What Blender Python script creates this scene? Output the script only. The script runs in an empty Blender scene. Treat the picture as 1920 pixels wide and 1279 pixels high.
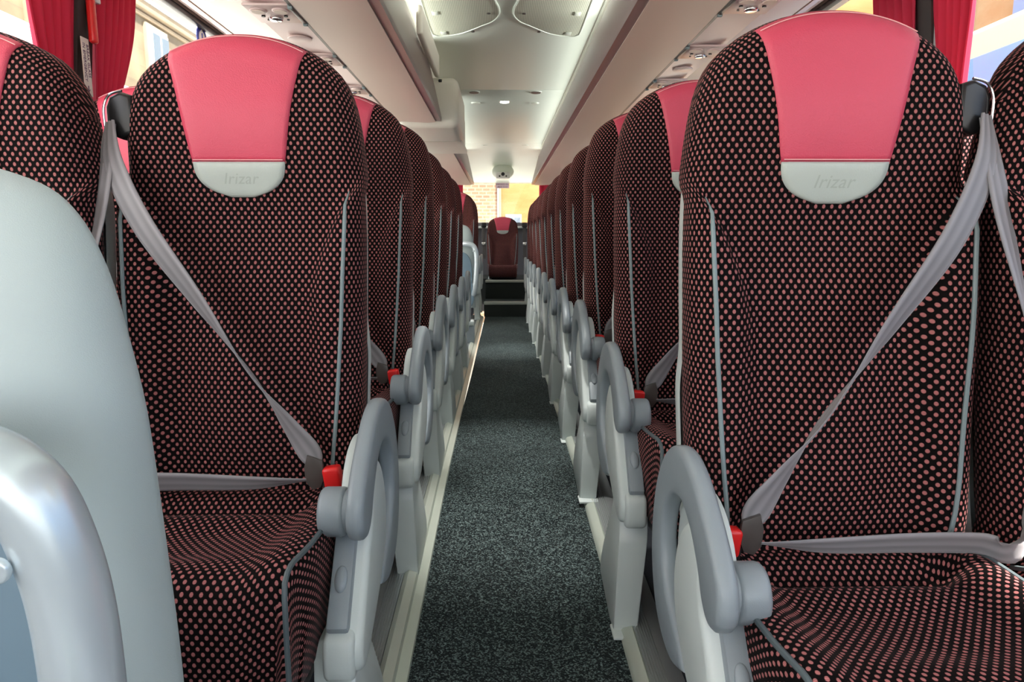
import bpy, bmesh, math, random
import numpy as np
from mathutils import Vector, Matrix
random.seed(7)
SC = bpy.context.scene
COL = SC.collection
R = math.radians

# ------------------------------------------------------------------ materials
def nodes(name):
    m = bpy.data.materials.new(name); m.use_nodes = True
    nt = m.node_tree
    return m, nt, nt.nodes['Principled BSDF']

def setin(b, **k):
    names = dict(col='Base Color', rough='Roughness', metal='Metallic', coat='Coat Weight', coatr='Coat Roughness',
                 sheen='Sheen Weight', sheenr='Sheen Roughness', sheent='Sheen Tint', spec='Specular IOR Level',
                 emis='Emission Color', es='Emission Strength', trans='Transmission Weight', ior='IOR', alpha='Alpha')
    for a, v in k.items():
        if a in ('col', 'sheent', 'emis'): v = (*v, 1)
        b.inputs[names[a]].default_value = v

def mat(name, col, rough=.5, bump=0, bscale=200, vary=0, vscale=6, **k):
    m, nt, b = nodes(name)
    setin(b, col=col, rough=rough, **k)
    N = nt.nodes; L = nt.links
    if bump or vary:
        tc = N.new('ShaderNodeTexCoord')
    if bump:
        nz = N.new('ShaderNodeTexNoise'); nz.inputs['Scale'].default_value = bscale; nz.inputs['Detail'].default_value = 3
        L.new(tc.outputs['Object'], nz.inputs['Vector'])
        bp = N.new('ShaderNodeBump'); bp.inputs['Strength'].default_value = bump; bp.inputs['Distance'].default_value = .002
        L.new(nz.outputs['Fac'], bp.inputs['Height']); L.new(bp.outputs['Normal'], b.inputs['Normal'])
    if vary:
        n2 = N.new('ShaderNodeTexNoise'); n2.inputs['Scale'].default_value = vscale; n2.inputs['Detail'].default_value = 5
        L.new(tc.outputs['Object'], n2.inputs['Vector'])
        mx = N.new('ShaderNodeMix'); mx.data_type = 'RGBA'
        mx.inputs[6].default_value = (*[c*(1-vary) for c in col], 1); mx.inputs[7].default_value = (*[min(1, c*(1+vary)) for c in col], 1)
        L.new(n2.outputs['Fac'], mx.inputs[0]); L.new(mx.outputs[2], b.inputs['Base Color'])
    return m

def mth(nt, op, a, b=None, c=None):
    n = nt.nodes.new('ShaderNodeMath'); n.operation = op
    for i, v in enumerate((a, b, c)):
        if v is None: continue
        if isinstance(v, (int, float)): n.inputs[i].default_value = v
        else: nt.links.new(v, n.inputs[i])
    return n.outputs[0]

def fabric():
    m, nt, b = nodes('dotted_seat_fabric')
    N = nt.nodes; L = nt.links
    uv = N.new('ShaderNodeUVMap'); sp = N.new('ShaderNodeSeparateXYZ'); L.new(uv.outputs[0], sp.inputs[0])
    u, v = sp.outputs[0], sp.outputs[1]
    PX, PY = .0136, .0176
    def lat(off):
        a = mth(nt, 'SUBTRACT', mth(nt, 'FRACT', mth(nt, 'ADD', mth(nt, 'DIVIDE', u, PX), 100+off)), .5)
        c = mth(nt, 'SUBTRACT', mth(nt, 'FRACT', mth(nt, 'ADD', mth(nt, 'DIVIDE', v, PY), 100+off)), .5)
        a = mth(nt, 'MULTIPLY', a, PX/.00305); c = mth(nt, 'MULTIPLY', c, PY/.0039)
        return mth(nt, 'SQRT', mth(nt, 'ADD', mth(nt, 'MULTIPLY', a, a), mth(nt, 'MULTIPLY', c, c)))
    d = mth(nt, 'MINIMUM', lat(0), lat(.5))
    mr = N.new('ShaderNodeMapRange'); mr.inputs[1].default_value = .72; mr.inputs[2].default_value = 1.02
    mr.inputs[3].default_value = 1; mr.inputs[4].default_value = 0; L.new(d, mr.inputs[0])
    st = mth(nt, 'MULTIPLY_ADD', mth(nt, 'SINE', mth(nt, 'MULTIPLY', v, 6.283/.0022)), .22, .78)
    fac = mth(nt, 'MULTIPLY', mr.outputs[0], st)
    mx = N.new('ShaderNodeMix'); mx.data_type = 'RGBA'
    mx.inputs[6].default_value = (.004, .003, .003, 1); mx.inputs[7].default_value = (.53, .19, .185, 1)
    L.new(fac, mx.inputs[0]); L.new(mx.outputs[2], b.inputs['Base Color'])
    bp = N.new('ShaderNodeBump'); bp.inputs['Strength'].default_value = .5; bp.inputs['Distance'].default_value = .001
    L.new(fac, bp.inputs['Height']); L.new(bp.outputs[0], b.inputs['Normal'])
    setin(b, rough=.85, sheen=.07, sheenr=.3, sheent=(.85, .66, .64), spec=.08)
    return m

def carpet():
    m, nt, b = nodes('speckled_aisle_carpet')
    N = nt.nodes; L = nt.links
    tc = N.new('ShaderNodeTexCoord')
    vo = N.new('ShaderNodeTexVoronoi'); vo.inputs['Scale'].default_value = 300
    L.new(tc.outputs['Object'], vo.inputs['Vector'])
    cr = N.new('ShaderNodeValToRGB'); e = cr.color_ramp.elements
    e[0].position = .55; e[0].color = (.005, .009, .010, 1); e[1].position = 1.0; e[1].color = (.16, .215, .21, 1)
    sp = N.new('ShaderNodeSeparateColor'); L.new(vo.outputs['Color'], sp.inputs[0]); L.new(sp.outputs[0], cr.inputs[0])
    nz = N.new('ShaderNodeTexNoise'); nz.inputs['Scale'].default_value = 3.2; nz.inputs['Detail'].default_value = 3
    L.new(tc.outputs['Object'], nz.inputs['Vector'])
    c2 = N.new('ShaderNodeMapRange'); c2.inputs[1].default_value = .35; c2.inputs[2].default_value = .7
    c2.inputs[3].default_value = .8; c2.inputs[4].default_value = 1.15; L.new(nz.outputs['Fac'], c2.inputs[0])
    vm = N.new('ShaderNodeVectorMath'); vm.operation = 'SCALE'
    L.new(cr.outputs[0], vm.inputs[0]); L.new(c2.outputs[0], vm.inputs['Scale']); L.new(vm.outputs[0], b.inputs['Base Color'])
    bp = N.new('ShaderNodeBump'); bp.inputs['Strength'].default_value = .8; bp.inputs['Distance'].default_value = .003
    L.new(vo.outputs['Distance'], bp.inputs['Height']); L.new(bp.outputs[0], b.inputs['Normal'])
    setin(b, rough=.9, sheen=.08, sheenr=.4, sheent=(.8, .95, .95), spec=.2)
    return m

def stripes(name, c1, c2, n, axis='u', rough=.6, **k):
    """lengthwise stripes across a strap or a sheet, from its UV map"""
    m, nt, b = nodes(name); N = nt.nodes; L = nt.links
    uv = N.new('ShaderNodeUVMap'); sp = N.new('ShaderNodeSeparateXYZ'); L.new(uv.outputs[0], sp.inputs[0])
    w = mth(nt, 'MULTIPLY_ADD', mth(nt, 'SINE', mth(nt, 'MULTIPLY', sp.outputs[0 if axis == 'u' else 1], 6.283*n)), .5, .5)
    mx = N.new('ShaderNodeMix'); mx.data_type = 'RGBA'; mx.inputs[6].default_value = (*c1, 1); mx.inputs[7].default_value = (*c2, 1)
    L.new(w, mx.inputs[0]); L.new(mx.outputs[2], b.inputs['Base Color']); setin(b, rough=rough, **k)
    return m

def bricks(name, c1, c2, cm, scale, rot=(0, 0, 0), bw=.5, rh=.25, mortar=.02, noise=.5):
    m, nt, b = nodes(name); N = nt.nodes; L = nt.links
    tc = N.new('ShaderNodeTexCoord'); mp = N.new('ShaderNodeMapping'); mp.inputs['Rotation'].default_value = rot
    L.new(tc.outputs['Object'], mp.inputs['Vector'])
    nz = N.new('ShaderNodeTexNoise'); nz.inputs['Scale'].default_value = 1.3; nz.inputs['Detail'].default_value = 6
    L.new(tc.outputs['Object'], nz.inputs['Vector'])
    br = N.new('ShaderNodeTexBrick'); L.new(mp.outputs[0], br.inputs['Vector'])
    br.inputs['Scale'].default_value = scale; br.inputs['Color1'].default_value = (*c1, 1); br.inputs['Color2'].default_value = (*c2, 1)
    br.inputs['Mortar'].default_value = (*cm, 1); br.inputs['Mortar Size'].default_value = mortar
    br.inputs['Brick Width'].default_value = bw; br.inputs['Row Height'].default_value = rh; br.inputs['Bias'].default_value = 0
    mx = N.new('ShaderNodeMix'); mx.data_type = 'RGBA'; mx.blend_type = 'MULTIPLY'; mx.inputs[0].default_value = noise
    cr = N.new('ShaderNodeValToRGB'); cr.color_ramp.elements[0].position = .3; cr.color_ramp.elements[1].position = .75
    cr.color_ramp.elements[0].color = (.4, .38, .36, 1); L.new(nz.outputs['Fac'], cr.inputs[0])
    L.new(br.outputs['Color'], mx.inputs[6]); L.new(cr.outputs[0], mx.inputs[7]); L.new(mx.outputs[2], b.inputs['Base Color'])
    setin(b, rough=.9); return m

def plaster(name, c1, c2, scale=.8):
    m, nt, b = nodes(name); N = nt.nodes; L = nt.links
    tc = N.new('ShaderNodeTexCoord'); mp = N.new('ShaderNodeMapping'); mp.inputs['Scale'].default_value = (.6, 1, 2.2)
    L.new(tc.outputs['Object'], mp.inputs['Vector'])
    nz = N.new('ShaderNodeTexNoise'); nz.inputs['Scale'].default_value = scale; nz.inputs['Detail'].default_value = 8; nz.inputs['Roughness'].default_value = .65
    L.new(mp.outputs[0], nz.inputs['Vector'])
    cr = N.new('ShaderNodeValToRGB'); cr.color_ramp.elements[0].position = .35; cr.color_ramp.elements[1].position = .65
    cr.color_ramp.elements[0].color = (*c1, 1); cr.color_ramp.elements[1].color = (*c2, 1)
    L.new(nz.outputs['Fac'], cr.inputs[0]); L.new(cr.outputs[0], b.inputs['Base Color']); setin(b, rough=.9); return m

def glass(name, tint=(1, 1, 1), gl=.06):
    m = bpy.data.materials.new(name); m.use_nodes = True; nt = m.node_tree; nt.nodes.clear()
    o = nt.nodes.new('ShaderNodeOutputMaterial'); mx = nt.nodes.new('ShaderNodeMixShader')
    t = nt.nodes.new('ShaderNodeBsdfTransparent'); g = nt.nodes.new('ShaderNodeBsdfGlossy')
    t.inputs[0].default_value = (*tint, 1); g.inputs['Roughness'].default_value = .02; mx.inputs[0].default_value = gl
    nt.links.new(t.outputs[0], mx.inputs[1]); nt.links.new(g.outputs[0], mx.inputs[2]); nt.links.new(mx.outputs[0], o.inputs[0])
    return m

def emit(name, col, s):
    m, nt, b = nodes(name); setin(b, col=col, emis=col, es=s, rough=.5); return m

M = dict(
    fab=fabric(), carpet=carpet(),
    red=mat('pink_red_leather', (.62, .068, .120), .42, bump=.35, bscale=420, vary=.05, vscale=9, spec=.45),
    trimg=mat('pale_grey_leather', (.46, .51, .47), .45, bump=.2, bscale=500),
    logo=mat('embossed_grey_leather', (.38, .42, .38), .45),
    stitch=mat('pale_stitching', (.85, .45, .45), .7),
    pipe=mat('grey_piping', (.20, .26, .27), .5),
    shell=mat('light_grey_plastic', (.56, .62, .605), .38, bump=.15, bscale=900, spec=.5),
    shell2=mat('soft_grey_plastic', (.45, .53, .53), .5, bump=.15, bscale=900),
    arm=mat('mid_grey_armrest', (.25, .29, .315), .36, bump=.12, bscale=900, spec=.5),
    silver=mat('silver_handle', (.60, .68, .72), .25, metal=.35),
    panelb=mat('blue_grey_panel', (.16, .24, .30), .5),
    piped=mat('dark_grey_piping', (.085, .11, .12), .45),
    belt=stripes('grey_belt_webbing', (.18, .175, .185), (.26, .25, .265), 2.5, rough=.5, sheen=.3),
    beltd=stripes('dark_belt_webbing', (.035, .03, .03), (.06, .052, .05), 3.5, rough=.45, sheen=.4),
    black=mat('black_plastic', (.012, .012, .013), .3), blackm=mat('matt_black', (.02, .017, .017), .6),
    chrome=mat('chrome', (.8, .8, .8), .15, metal=1), redp=mat('red_button_plastic', (.75, .02, .02), .3),
    darkcar=mat('dark_side_carpet', (.035, .04, .05), .95, vary=.5, vscale=300),
    rail=mat('sage_aluminium_trim', (.50, .55, .48), .35, metal=.3), railm=mat('brushed_rail', (.55, .58, .58), .3, metal=.7),
    ceil=mat('pale_ceiling_panel', (.78, .85, .76), .40, bump=.06, bscale=60, spec=.5),
    rack=mat('beige_rack_underside', (.72, .60, .52), .42, spec=.5), band=mat('shaded_taupe_rack_lip', (.22, .155, .155), .33),  # lip colour darkened to carry its shade and the reflected dark seats
    strip=mat('pale_cove_strip', (.80, .85, .76), .35), serv=mat('pink_beige_service_panel', (.70, .55, .53), .35, spec=.5),
    clip=mat('dark_clip', (.08, .07, .065), .35), pod=mat('cream_pod', (.72, .68, .60), .4),
    stepr=mat('dark_step_riser', (.018, .024, .022), .8), stept=mat('light_step_nosing', (.50, .54, .49), .4),
    stick=mat('cream_sticker', (.78, .74, .66), .5), stickp=mat('lilac_sticker', (.72, .55, .66), .5), ink=mat('dark_ink', (.12, .05, .12), .5),
    blue=mat('blue_sticker', (.03, .06, .45), .4), white=mat('white_paint', (.85, .86, .84), .3),
    cream=mat('cream_paint', (.58, .54, .38), .3), vglass=mat('blue_vehicle_glass', (.16, .32, .60), .2, metal=.2),
    pane=glass('clear_window_pane'), lamp=emit('warm_lamp', (1, .95, .85), 4), strl=emit('strip_light_diffuser', (1, .97, .92), 3.0),
    stone=bricks('yellow_sandstone', (.27, .205, .12), (.16, .13, .085), (.20, .165, .105), 1.1, rot=(R(90), 0, R(90)), bw=.6, rh=.22, noise=.6),
    sandtrim=mat('dressed_sandstone', (.27, .215, .14), .9, vary=.3, vscale=2), slate=mat('grey_slate', (.42, .48, .58), .7, vary=.2),
    brick=bricks('salmon_brick', (.25, .13, .08), (.31, .19, .11), (.33, .26, .18), 3.2, rot=(R(90), 0, 0), bw=.62, rh=.28, mortar=.05, noise=.5),
    orange=plaster('orange_plaster', (.31, .115, .03), (.35, .185, .07)), ochre=plaster('ochre_plaster', (.32, .22, .11), (.36, .29, .17)),
    wframe=mat('white_window_frame', (.82, .84, .84), .4), wglass=mat('dull_window_glass', (.10, .13, .16), .6, spec=.1),
    gframe=mat('grey_green_frame', (.28, .36, .36), .5), asphalt=mat('pale_paving', (.42, .41, .38), .9, vary=.3, vscale=3),
    tyre=mat('tyre_rubber', (.02, .02, .02), .8), wall=mat('grey_wall_lining', (.09, .09, .10), .8, vary=.15, vscale=120),
)
# perforated metal for the ceiling grilles
def grille_mat():
    m, nt, b = nodes('ribbed_grille'); N = nt.nodes; L = nt.links
    tc = N.new('ShaderNodeTexCoord'); sp = N.new('ShaderNodeSeparateXYZ'); L.new(tc.outputs['Object'], sp.inputs[0])
    a = mth(nt, 'SINE', mth(nt, 'MULTIPLY', sp.outputs[0], 6.283/.0085)); c = mth(nt, 'SINE', mth(nt, 'MULTIPLY', sp.outputs[1], 6.283/.02))
    f = mth(nt, 'MULTIPLY_ADD', mth(nt, 'ADD', a, mth(nt, 'MULTIPLY', c, .35)), .35, .5)
    mx = N.new('ShaderNodeMix'); mx.data_type = 'RGBA'; mx.inputs[6].default_value = (.36, .38, .30, 1); mx.inputs[7].default_value = (.82, .84, .70, 1)
    mx.clamp_factor = True; L.new(f, mx.inputs[0]); L.new(mx.outputs[2], b.inputs['Base Color']); setin(b, rough=.5); return m
M['grille'] = grille_mat()
def cloth_mat():
    m, nt, b = nodes('crimson_curtain'); N = nt.nodes; L = nt.links
    setin(b, col=(.56, .025, .075), rough=.8); t = N.new('ShaderNodeBsdfTranslucent'); t.inputs[0].default_value = (.75, .06, .13, 1)
    mx = N.new('ShaderNodeMixShader'); mx.inputs[0].default_value = .22; L.new(b.outputs[0], mx.inputs[1]); L.new(t.outputs[0], mx.inputs[2])
    L.new(mx.outputs[0], N['Material Output'].inputs[0]); return m
M['curtain'] = cloth_mat()

# ------------------------------------------------------------------ mesh helpers
def mesh(name, vs, fs, m, parent=None, smooth=True, uv=None, fix=True):
    me = bpy.data.meshes.new(name)
    me.from_pydata([tuple(map(float, v)) for v in vs], [], fs)
    if uv is not None:
        l = me.uv_layers.new(name='UVMap')
        for lp in me.loops: l.data[lp.index].uv = uv[lp.vertex_index]
    if fix:
        bm = bmesh.new(); bm.from_mesh(me); bmesh.ops.recalc_face_normals(bm, faces=bm.faces); bm.to_mesh(me); bm.free()
    me.materials.append(m)
    if smooth:
        me.polygons.foreach_set('use_smooth', [True]*len(me.polygons))
        if smooth == 'auto':
            me.set_sharp_from_angle(angle=R(40))
    o = bpy.data.objects.new(name, me); COL.objects.link(o)
    if parent: o.parent = parent
    return o

class MB:
    """collects shapes into one mesh"""
    def __init__(s): s.v = []; s.f = []
    def add(s, vs, fs):
        b = len(s.v); s.v += [tuple(v) for v in vs]; s.f += [tuple(i+b for i in f) for f in fs]; return s
    def bm(s, bm):
        bm.verts.index_update(); return s.add([v.co[:] for v in bm.verts], [[v.index for v in f.verts] for f in bm.faces])
    def box(s, c, d, bev=0, seg=2, rot=None):
        bm = bmesh.new(); bmesh.ops.create_cube(bm, size=1)
        bmesh.ops.scale(bm, vec=d, verts=bm.verts)
        if bev: bmesh.ops.bevel(bm, geom=bm.edges[:], offset=bev, segments=seg, profile=.5, affect='EDGES')
        if rot: bmesh.ops.rotate(bm, verts=bm.verts, matrix=rot)
        bmesh.ops.translate(bm, vec=c, verts=bm.verts); s.bm(bm); bm.free(); return s
    def prism(s, pts, axis, a, b, bev=0, seg=2):
        """polygon pts extruded from a to b along axis (x: pts are (y,z); y: (x,z); z: (x,y))"""
        bm = bmesh.new()
        def P(p, w): return {'x': (w, p[0], p[1]), 'y': (p[0], w, p[1]), 'z': (p[0], p[1], w)}[axis]
        lo = [bm.verts.new(P(p, a)) for p in pts]; hi = [bm.verts.new(P(p, b)) for p in pts]
        f1 = bm.faces.new(lo); f2 = bm.faces.new(hi[::-1]); n = len(pts)
        for i in range(n): bm.faces.new((lo[i], hi[i], hi[(i+1) % n], lo[(i+1) % n]))
        bmesh.ops.recalc_face_normals(bm, faces=bm.faces)
        if bev:
            es = list({e for f in (f1, f2) for e in f.edges})
            bmesh.ops.bevel(bm, geom=es, offset=bev, segments=seg, profile=.5, affect='EDGES', clamp_overlap=True)
        bmesh.ops.triangulate(bm, faces=[f for f in bm.faces if len(f.verts) > 4])
        s.bm(bm); bm.free(); return s
    def cyl(s, c, r, h, axis='z', n=24, r2=None, bev=0):
        bm = bmesh.new(); bmesh.ops.create_cone(bm, cap_ends=True, segments=n, radius1=r, radius2=r if r2 is None else r2, depth=h)
        if bev:
            es = [e for e in bm.edges if any(len(f.verts) > 4 for f in e.link_faces)]
            bmesh.ops.bevel(bm, geom=es, offset=bev, segments=3, profile=.5, affect='EDGES')
        if axis == 'x': bmesh.ops.rotate(bm, verts=bm.verts, matrix=Matrix.Rotation(R(90), 3, 'Y'))
        if axis == 'y': bmesh.ops.rotate(bm, verts=bm.verts, matrix=Matrix.Rotation(R(90), 3, 'X'))
        bmesh.ops.translate(bm, vec=c, verts=bm.verts); s.bm(bm); bm.free(); return s
    def ball(s, c, r, sc=(1, 1, 1), n=16):
        bm = bmesh.new(); bmesh.ops.create_uvsphere(bm, u_segments=n, v_segments=n//2, radius=r)
        bmesh.ops.scale(bm, vec=sc, verts=bm.verts); bmesh.ops.translate(bm, vec=c, verts=bm.verts); s.bm(bm); bm.free(); return s
    def tube(s, pts, r, n=10, up=(0, 0, 1), flat=1.0):
        pts = [Vector(p) for p in pts]; rs = r if isinstance(r, (list, tuple)) else [r]*len(pts)
        vs = []; fs = []; side = None
        for i, p in enumerate(pts):
            t = (pts[min(i+1, len(pts)-1)]-pts[max(i-1, 0)]).normalized()
            if side is None:
                side = t.cross(Vector(up)); side = side if side.length > 1e-3 else t.cross(Vector((1, 0, 0)))
            else: side = side - t*side.dot(t)
            side.normalize(); q = t.cross(side)
            for k in range(n):
                a = 2*math.pi*k/n; vs.append(p+side*math.cos(a)*rs[i]+q*math.sin(a)*rs[i]*flat)
        for i in range(len(pts)-1):
            for k in range(n): fs.append((i*n+k, i*n+(k+1) % n, (i+1)*n+(k+1) % n, (i+1)*n+k))
        fs.append(tuple(range(n))); fs.append(tuple(range((len(pts)-1)*n, len(pts)*n))[::-1]); return s.add(vs, fs)
    def mir(s, m):
        if m < 0: s.v = [(-x, y, z) for x, y, z in s.v]; s.f = [f[::-1] for f in s.f]
        return s
    def shift(s, d): s.v = [(x+d[0], y+d[1], z+d[2]) for x, y, z in s.v]; return s
    def build(s, name, m, parent=None, smooth='auto'): return mesh(name, s.v, s.f, m, parent, smooth)

def cr(pts, n=8, closed=False):
    """Catmull-Rom through pts"""
    P = [np.array(p, float) for p in pts]; out = []; N = len(P)
    rng = range(N) if closed else range(N-1)
    for i in rng:
        if closed: a, b, c, d = P[i-1], P[i], P[(i+1) % N], P[(i+2) % N]
        else: a, b, c, d = P[max(i-1, 0)], P[i], P[i+1], P[min(i+2, N-1)]
        for k in range(n):
            t = k/n; out.append(.5*((2*b)+(c-a)*t+(2*a-5*b+4*c-d)*t*t+(3*b-a-3*c+d)*t**3))
    if not closed: out.append(P[-1])
    return [tuple(o) for o in out]

def sm(a, b, x):
    t = np.clip((x-a)/(b-a), 0, 1); return t*t*(3-2*t)

def ribbon(name, path, wd, width, m, parent, mirror=1, th=.0016, n=10):
    """strap: path of centres, wd = width directions at the same knots (unit-ish)"""
    C = np.array(cr(path, n)); W = np.array(cr(wd, n)); wid = np.array(cr([(w, 0, 0) for w in (width if isinstance(width, list) else [width]*len(path))], n))[:, 0]
    W /= np.linalg.norm(W, axis=1)[:, None]
    vs = []; fs = []; uv = []; L = 0; K = 6
    for i in range(len(C)):
        t = C[min(i+1, len(C)-1)]-C[max(i-1, 0)]; t /= np.linalg.norm(t)
        w = W[i]-t*np.dot(W[i], t); w /= np.linalg.norm(w); nn = np.cross(t, w)
        if i: L += np.linalg.norm(C[i]-C[i-1])
        for side in (0, 1):
            for k in range(K+1):
                s_ = (k/K-.5); p = C[i]+w*s_*wid[i]+nn*((.5-side)*th+.0012*math.cos(s_*19)*(1 if side == 0 else 1))
                vs.append((p[0]*mirror, p[1], p[2])); uv.append((k/K, L*10))
    Q = 2*(K+1)
    for i in range(len(C)-1):
        a = i*Q; b = a+Q
        for k in range(K):
            fs.append((a+k, a+k+1, b+k+1, b+k)); fs.append((a+K+1+k+1, a+K+1+k, b+K+1+k, b+K+1+k+1))
        fs.append((a, b, b+K+1, a+K+1)); fs.append((a+K, a+2*K+1, b+2*K+1, b+K))
    return mesh(name, vs, fs, m, parent, True, uv)

def text_mb(txt, size, ext, font_shear=0, align='CENTER', space=1.0):
    c = bpy.data.curves.new('t', 'FONT'); c.body = txt; c.size = size; c.extrude = ext; c.align_x = align; c.align_y = 'CENTER'
    c.shear = font_shear; c.space_character = space; c.resolution_u = 3
    o = bpy.data.objects.new('t', c); COL.objects.link(o)
    dg = bpy.context.evaluated_depsgraph_get(); dg.update(); me = bpy.data.meshes.new_from_object(o.evaluated_get(dg))
    mb = MB().add([v.co[:] for v in me.vertices], [tuple(p.vertices) for p in me.polygons])
    bpy.data.objects.remove(o); bpy.data.curves.remove(c); bpy.data.meshes.remove(me); return mb
def xf(mb, mtx): mb.v = [tuple(mtx @ Vector(v)) for v in mb.v]; return mb

def thing(name, label, cat, loc=(0, 0, 0), group=None, rz=0):
    o = bpy.data.objects.new(name, None); COL.objects.link(o); o.location = loc; o.rotation_euler = (0, 0, rz); o.empty_display_size = .1
    o['label'] = label; o['category'] = cat
    if group: o['group'] = group
    return o
def tag(o, label, cat, group=None):
    o['label'] = label; o['category'] = cat
    if group: o['group'] = group
    return o
def struct(o): o['kind'] = 'structure'; return o
def dup(o, parent=None):
    c = o.copy(); COL.objects.link(c)
    if parent: c.parent = parent
    for ch in list(o.children): dup(ch, c)
    return c

# ------------------------------------------------------------------ seat geometry
Z0 = .40; ZS = 1.304
OUT = [(.40, .212), (.50, .226), (.65, .232), (.80, .235), (.97, .236), (1.10, .231), (1.188, .222), (1.243, .207), (1.278, .186), (ZS, .155)]
oz = [a for a, b in OUT]; ow = [b for a, b in OUT]
def Wz(z): return float(np.interp(z, oz, ow))
_s = np.array(cr([(a, b, 0) for a, b in OUT], 8)); 
def Wz(z): return float(np.interp(z, _s[:, 0], _s[:, 1]))
def ztop(u): return 1.350-.046*abs(u)**2.2
def outline():
    pts = [(Wz(z), z) for z in np.linspace(Z0, ZS, 60)]
    pts += [(u*Wz(ZS), ztop(u)) for u in np.linspace(1, 0, 20)[1:]]
    return pts
OL = np.array(outline())
def dist(x, z):
    x = abs(x); a = OL[:-1]; b = OL[1:]; ab = b-a; ap = np.array([x, z])-a
    t = np.clip((ap*ab).sum(1)/(ab*ab).sum(1), 0, 1); q = a+ab*t[:, None]
    return float(np.sqrt(((np.array([x, z])-q)**2).sum(1)).min())
def surf(x, z, full=True):
    W = Wz(min(z, ZS)); ax = abs(x)
    y = (z-.85)*.13
    y -= .035*float(sm(1.0, 1.22, z))
    thr = float(np.interp(z, [.42, .55, .70, .84, .91, .98, 1.06, 1.3], [.62, .52, .46, .50, .58, .71, .93, 1.2]))
    wd_ = float(np.interp(z, [.5, .75, .9, 1.05], [.32, .28, .16, .09]))
    bol = float(sm(thr, thr+wd_, ax/W))*float(sm(.40, .52, z))*float(1-sm(1.03, 1.09, z))
    y -= (.044+.010*float(sm(.65, .9, z)))*bol
    y -= .030*math.exp(-(x/.105)**2)*float(sm(.45, .60, z)*(1-sm(.66, .86, z)))   # lumbar pad
    y += .016*float(sm(.86, .94, z)*(1-sm(.98, 1.1, z)))*math.exp(-(x/.13)**2)
    if full:
        r = .042; d = dist(x, z)
        if d < r: y += .05*(1-math.sqrt(max(0, 1-(1-d/r)**2)))
    return y

def make_backrest(parent):
    NU, NV = 37, 54
    us = np.sin(np.linspace(-math.pi/2, math.pi/2, NU)); vv = np.linspace(0, 1, NV)**.85
    vs = []; uv = []; fs = []
    for v in vv:
        for u in us:
            zt = ztop(u); z = Z0+(zt-Z0)*v
            x = u*Wz(Z0+(ZS-Z0)*v)
            vs.append([x, surf(x, z), z]); 
    uv = []
    for x, y, z in vs:
        ax = abs(x); A_ = OL[:-1]; AB = OL[1:]-A_; ap = np.array([ax, z])-A_
        t = np.clip((ap*AB).sum(1)/(AB*AB).sum(1), 0, 1); q = A_+AB*t[:, None]; dd = np.sqrt(((np.array([ax, z])-q)**2).sum(1)); k_ = int(dd.argmin()); d = dd[k_]
        if d < .042:
            nrm = np.array([AB[k_][1], -AB[k_][0]]); nrm /= np.linalg.norm(nrm)
            if nrm[0] < 0 and nrm[1] < 0: nrm = -nrm
            ex = .05*(1-math.sqrt(max(0, 1-(1-d/.042)**2)))*.85
            uv.append((math.copysign(ax+abs(nrm[0])*ex, x), z+abs(nrm[1])*ex*(1 if z > 1.1 else 0)))
        else: uv.append((x, z))
    idx = lambda i, j: i*NU+j
    for i in range(NV-1):
        for j in range(NU-1): fs.append((idx(i, j), idx(i, j+1), idx(i+1, j+1), idx(i+1, j)))
    bd = [idx(i, NU-1) for i in range(NV)]+[idx(NV-1, j) for j in range(NU-2, -1, -1)]+[idx(i, 0) for i in range(NV-2, -1, -1)]
    prev = bd
    for k, dy in enumerate((.02, .045, .065)):
        cur = []
        for q, b in enumerate(bd):
            x, y, z = vs[b]; ins = (0, .001, .006)[k]
            nx = x*(1-ins/.2); nz = z-(ins if z > 1.15 else 0)
            cur.append(len(vs)); vs.append([nx, y+dy, nz])
            u0, v0 = uv[b]; s_ = math.copysign(1, u0)
            uv.append((u0+(s_*dy if z < 1.2 else 0), v0+(dy if z >= 1.2 else 0)))
        for q in range(len(bd)-1): fs.append((prev[q], prev[q+1], cur[q+1], cur[q]))
        prev = cur
    c = len(vs); vs.append([0, .12, .85]); uv.append((0, .4))
    for q in range(len(prev)-1): fs.append((prev[q], prev[q+1], c))
    return mesh('backrest', vs, fs, M['fab'], parent, True, uv)

def patch(name, zfun, hw, m, parent, NU=17, NV=14, lift=.003, puff=.003):
    """padded panel lying on the backrest; zfun(s,t)->z, hw(t)->half width"""
    vs = []; fs = []
    for i in range(NV):
        t = i/(NV-1)
        for j in range(NU):
            s_ = -1+2*j/(NU-1); x = s_*hw(t); z = zfun(s_, t)
            e = min(1, 6*min(t, 1-t))*min(1, 5*(1-abs(s_))); 
            vs.append((x, surf(x, z)-lift-puff*math.sqrt(max(e, 0)), z))
    n = len(vs)
    for (x, y, z) in list(vs): vs.append((x, y+.008, z))
    idx = lambda i, j: i*NU+j
    for i in range(NV-1):
        for j in range(NU-1):
            fs.append((idx(i, j), idx(i, j+1), idx(i+1, j+1), idx(i+1, j))); fs.append((n+idx(i, j), n+idx(i+1, j), n+idx(i+1, j+1), n+idx(i, j+1)))
    bd = [idx(0, j) for j in range(NU)]+[idx(i, NU-1) for i in range(1, NV)]+[idx(NV-1, j) for j in range(NU-2, -1, -1)]+[idx(i, 0) for i in range(NV-2, 0, -1)]
    for q in range(len(bd)):
        a, b = bd[q], bd[(q+1) % len(bd)]; fs.append((a, b, n+b, n+a))
    return mesh(name, vs, fs, m, parent, True)

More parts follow.
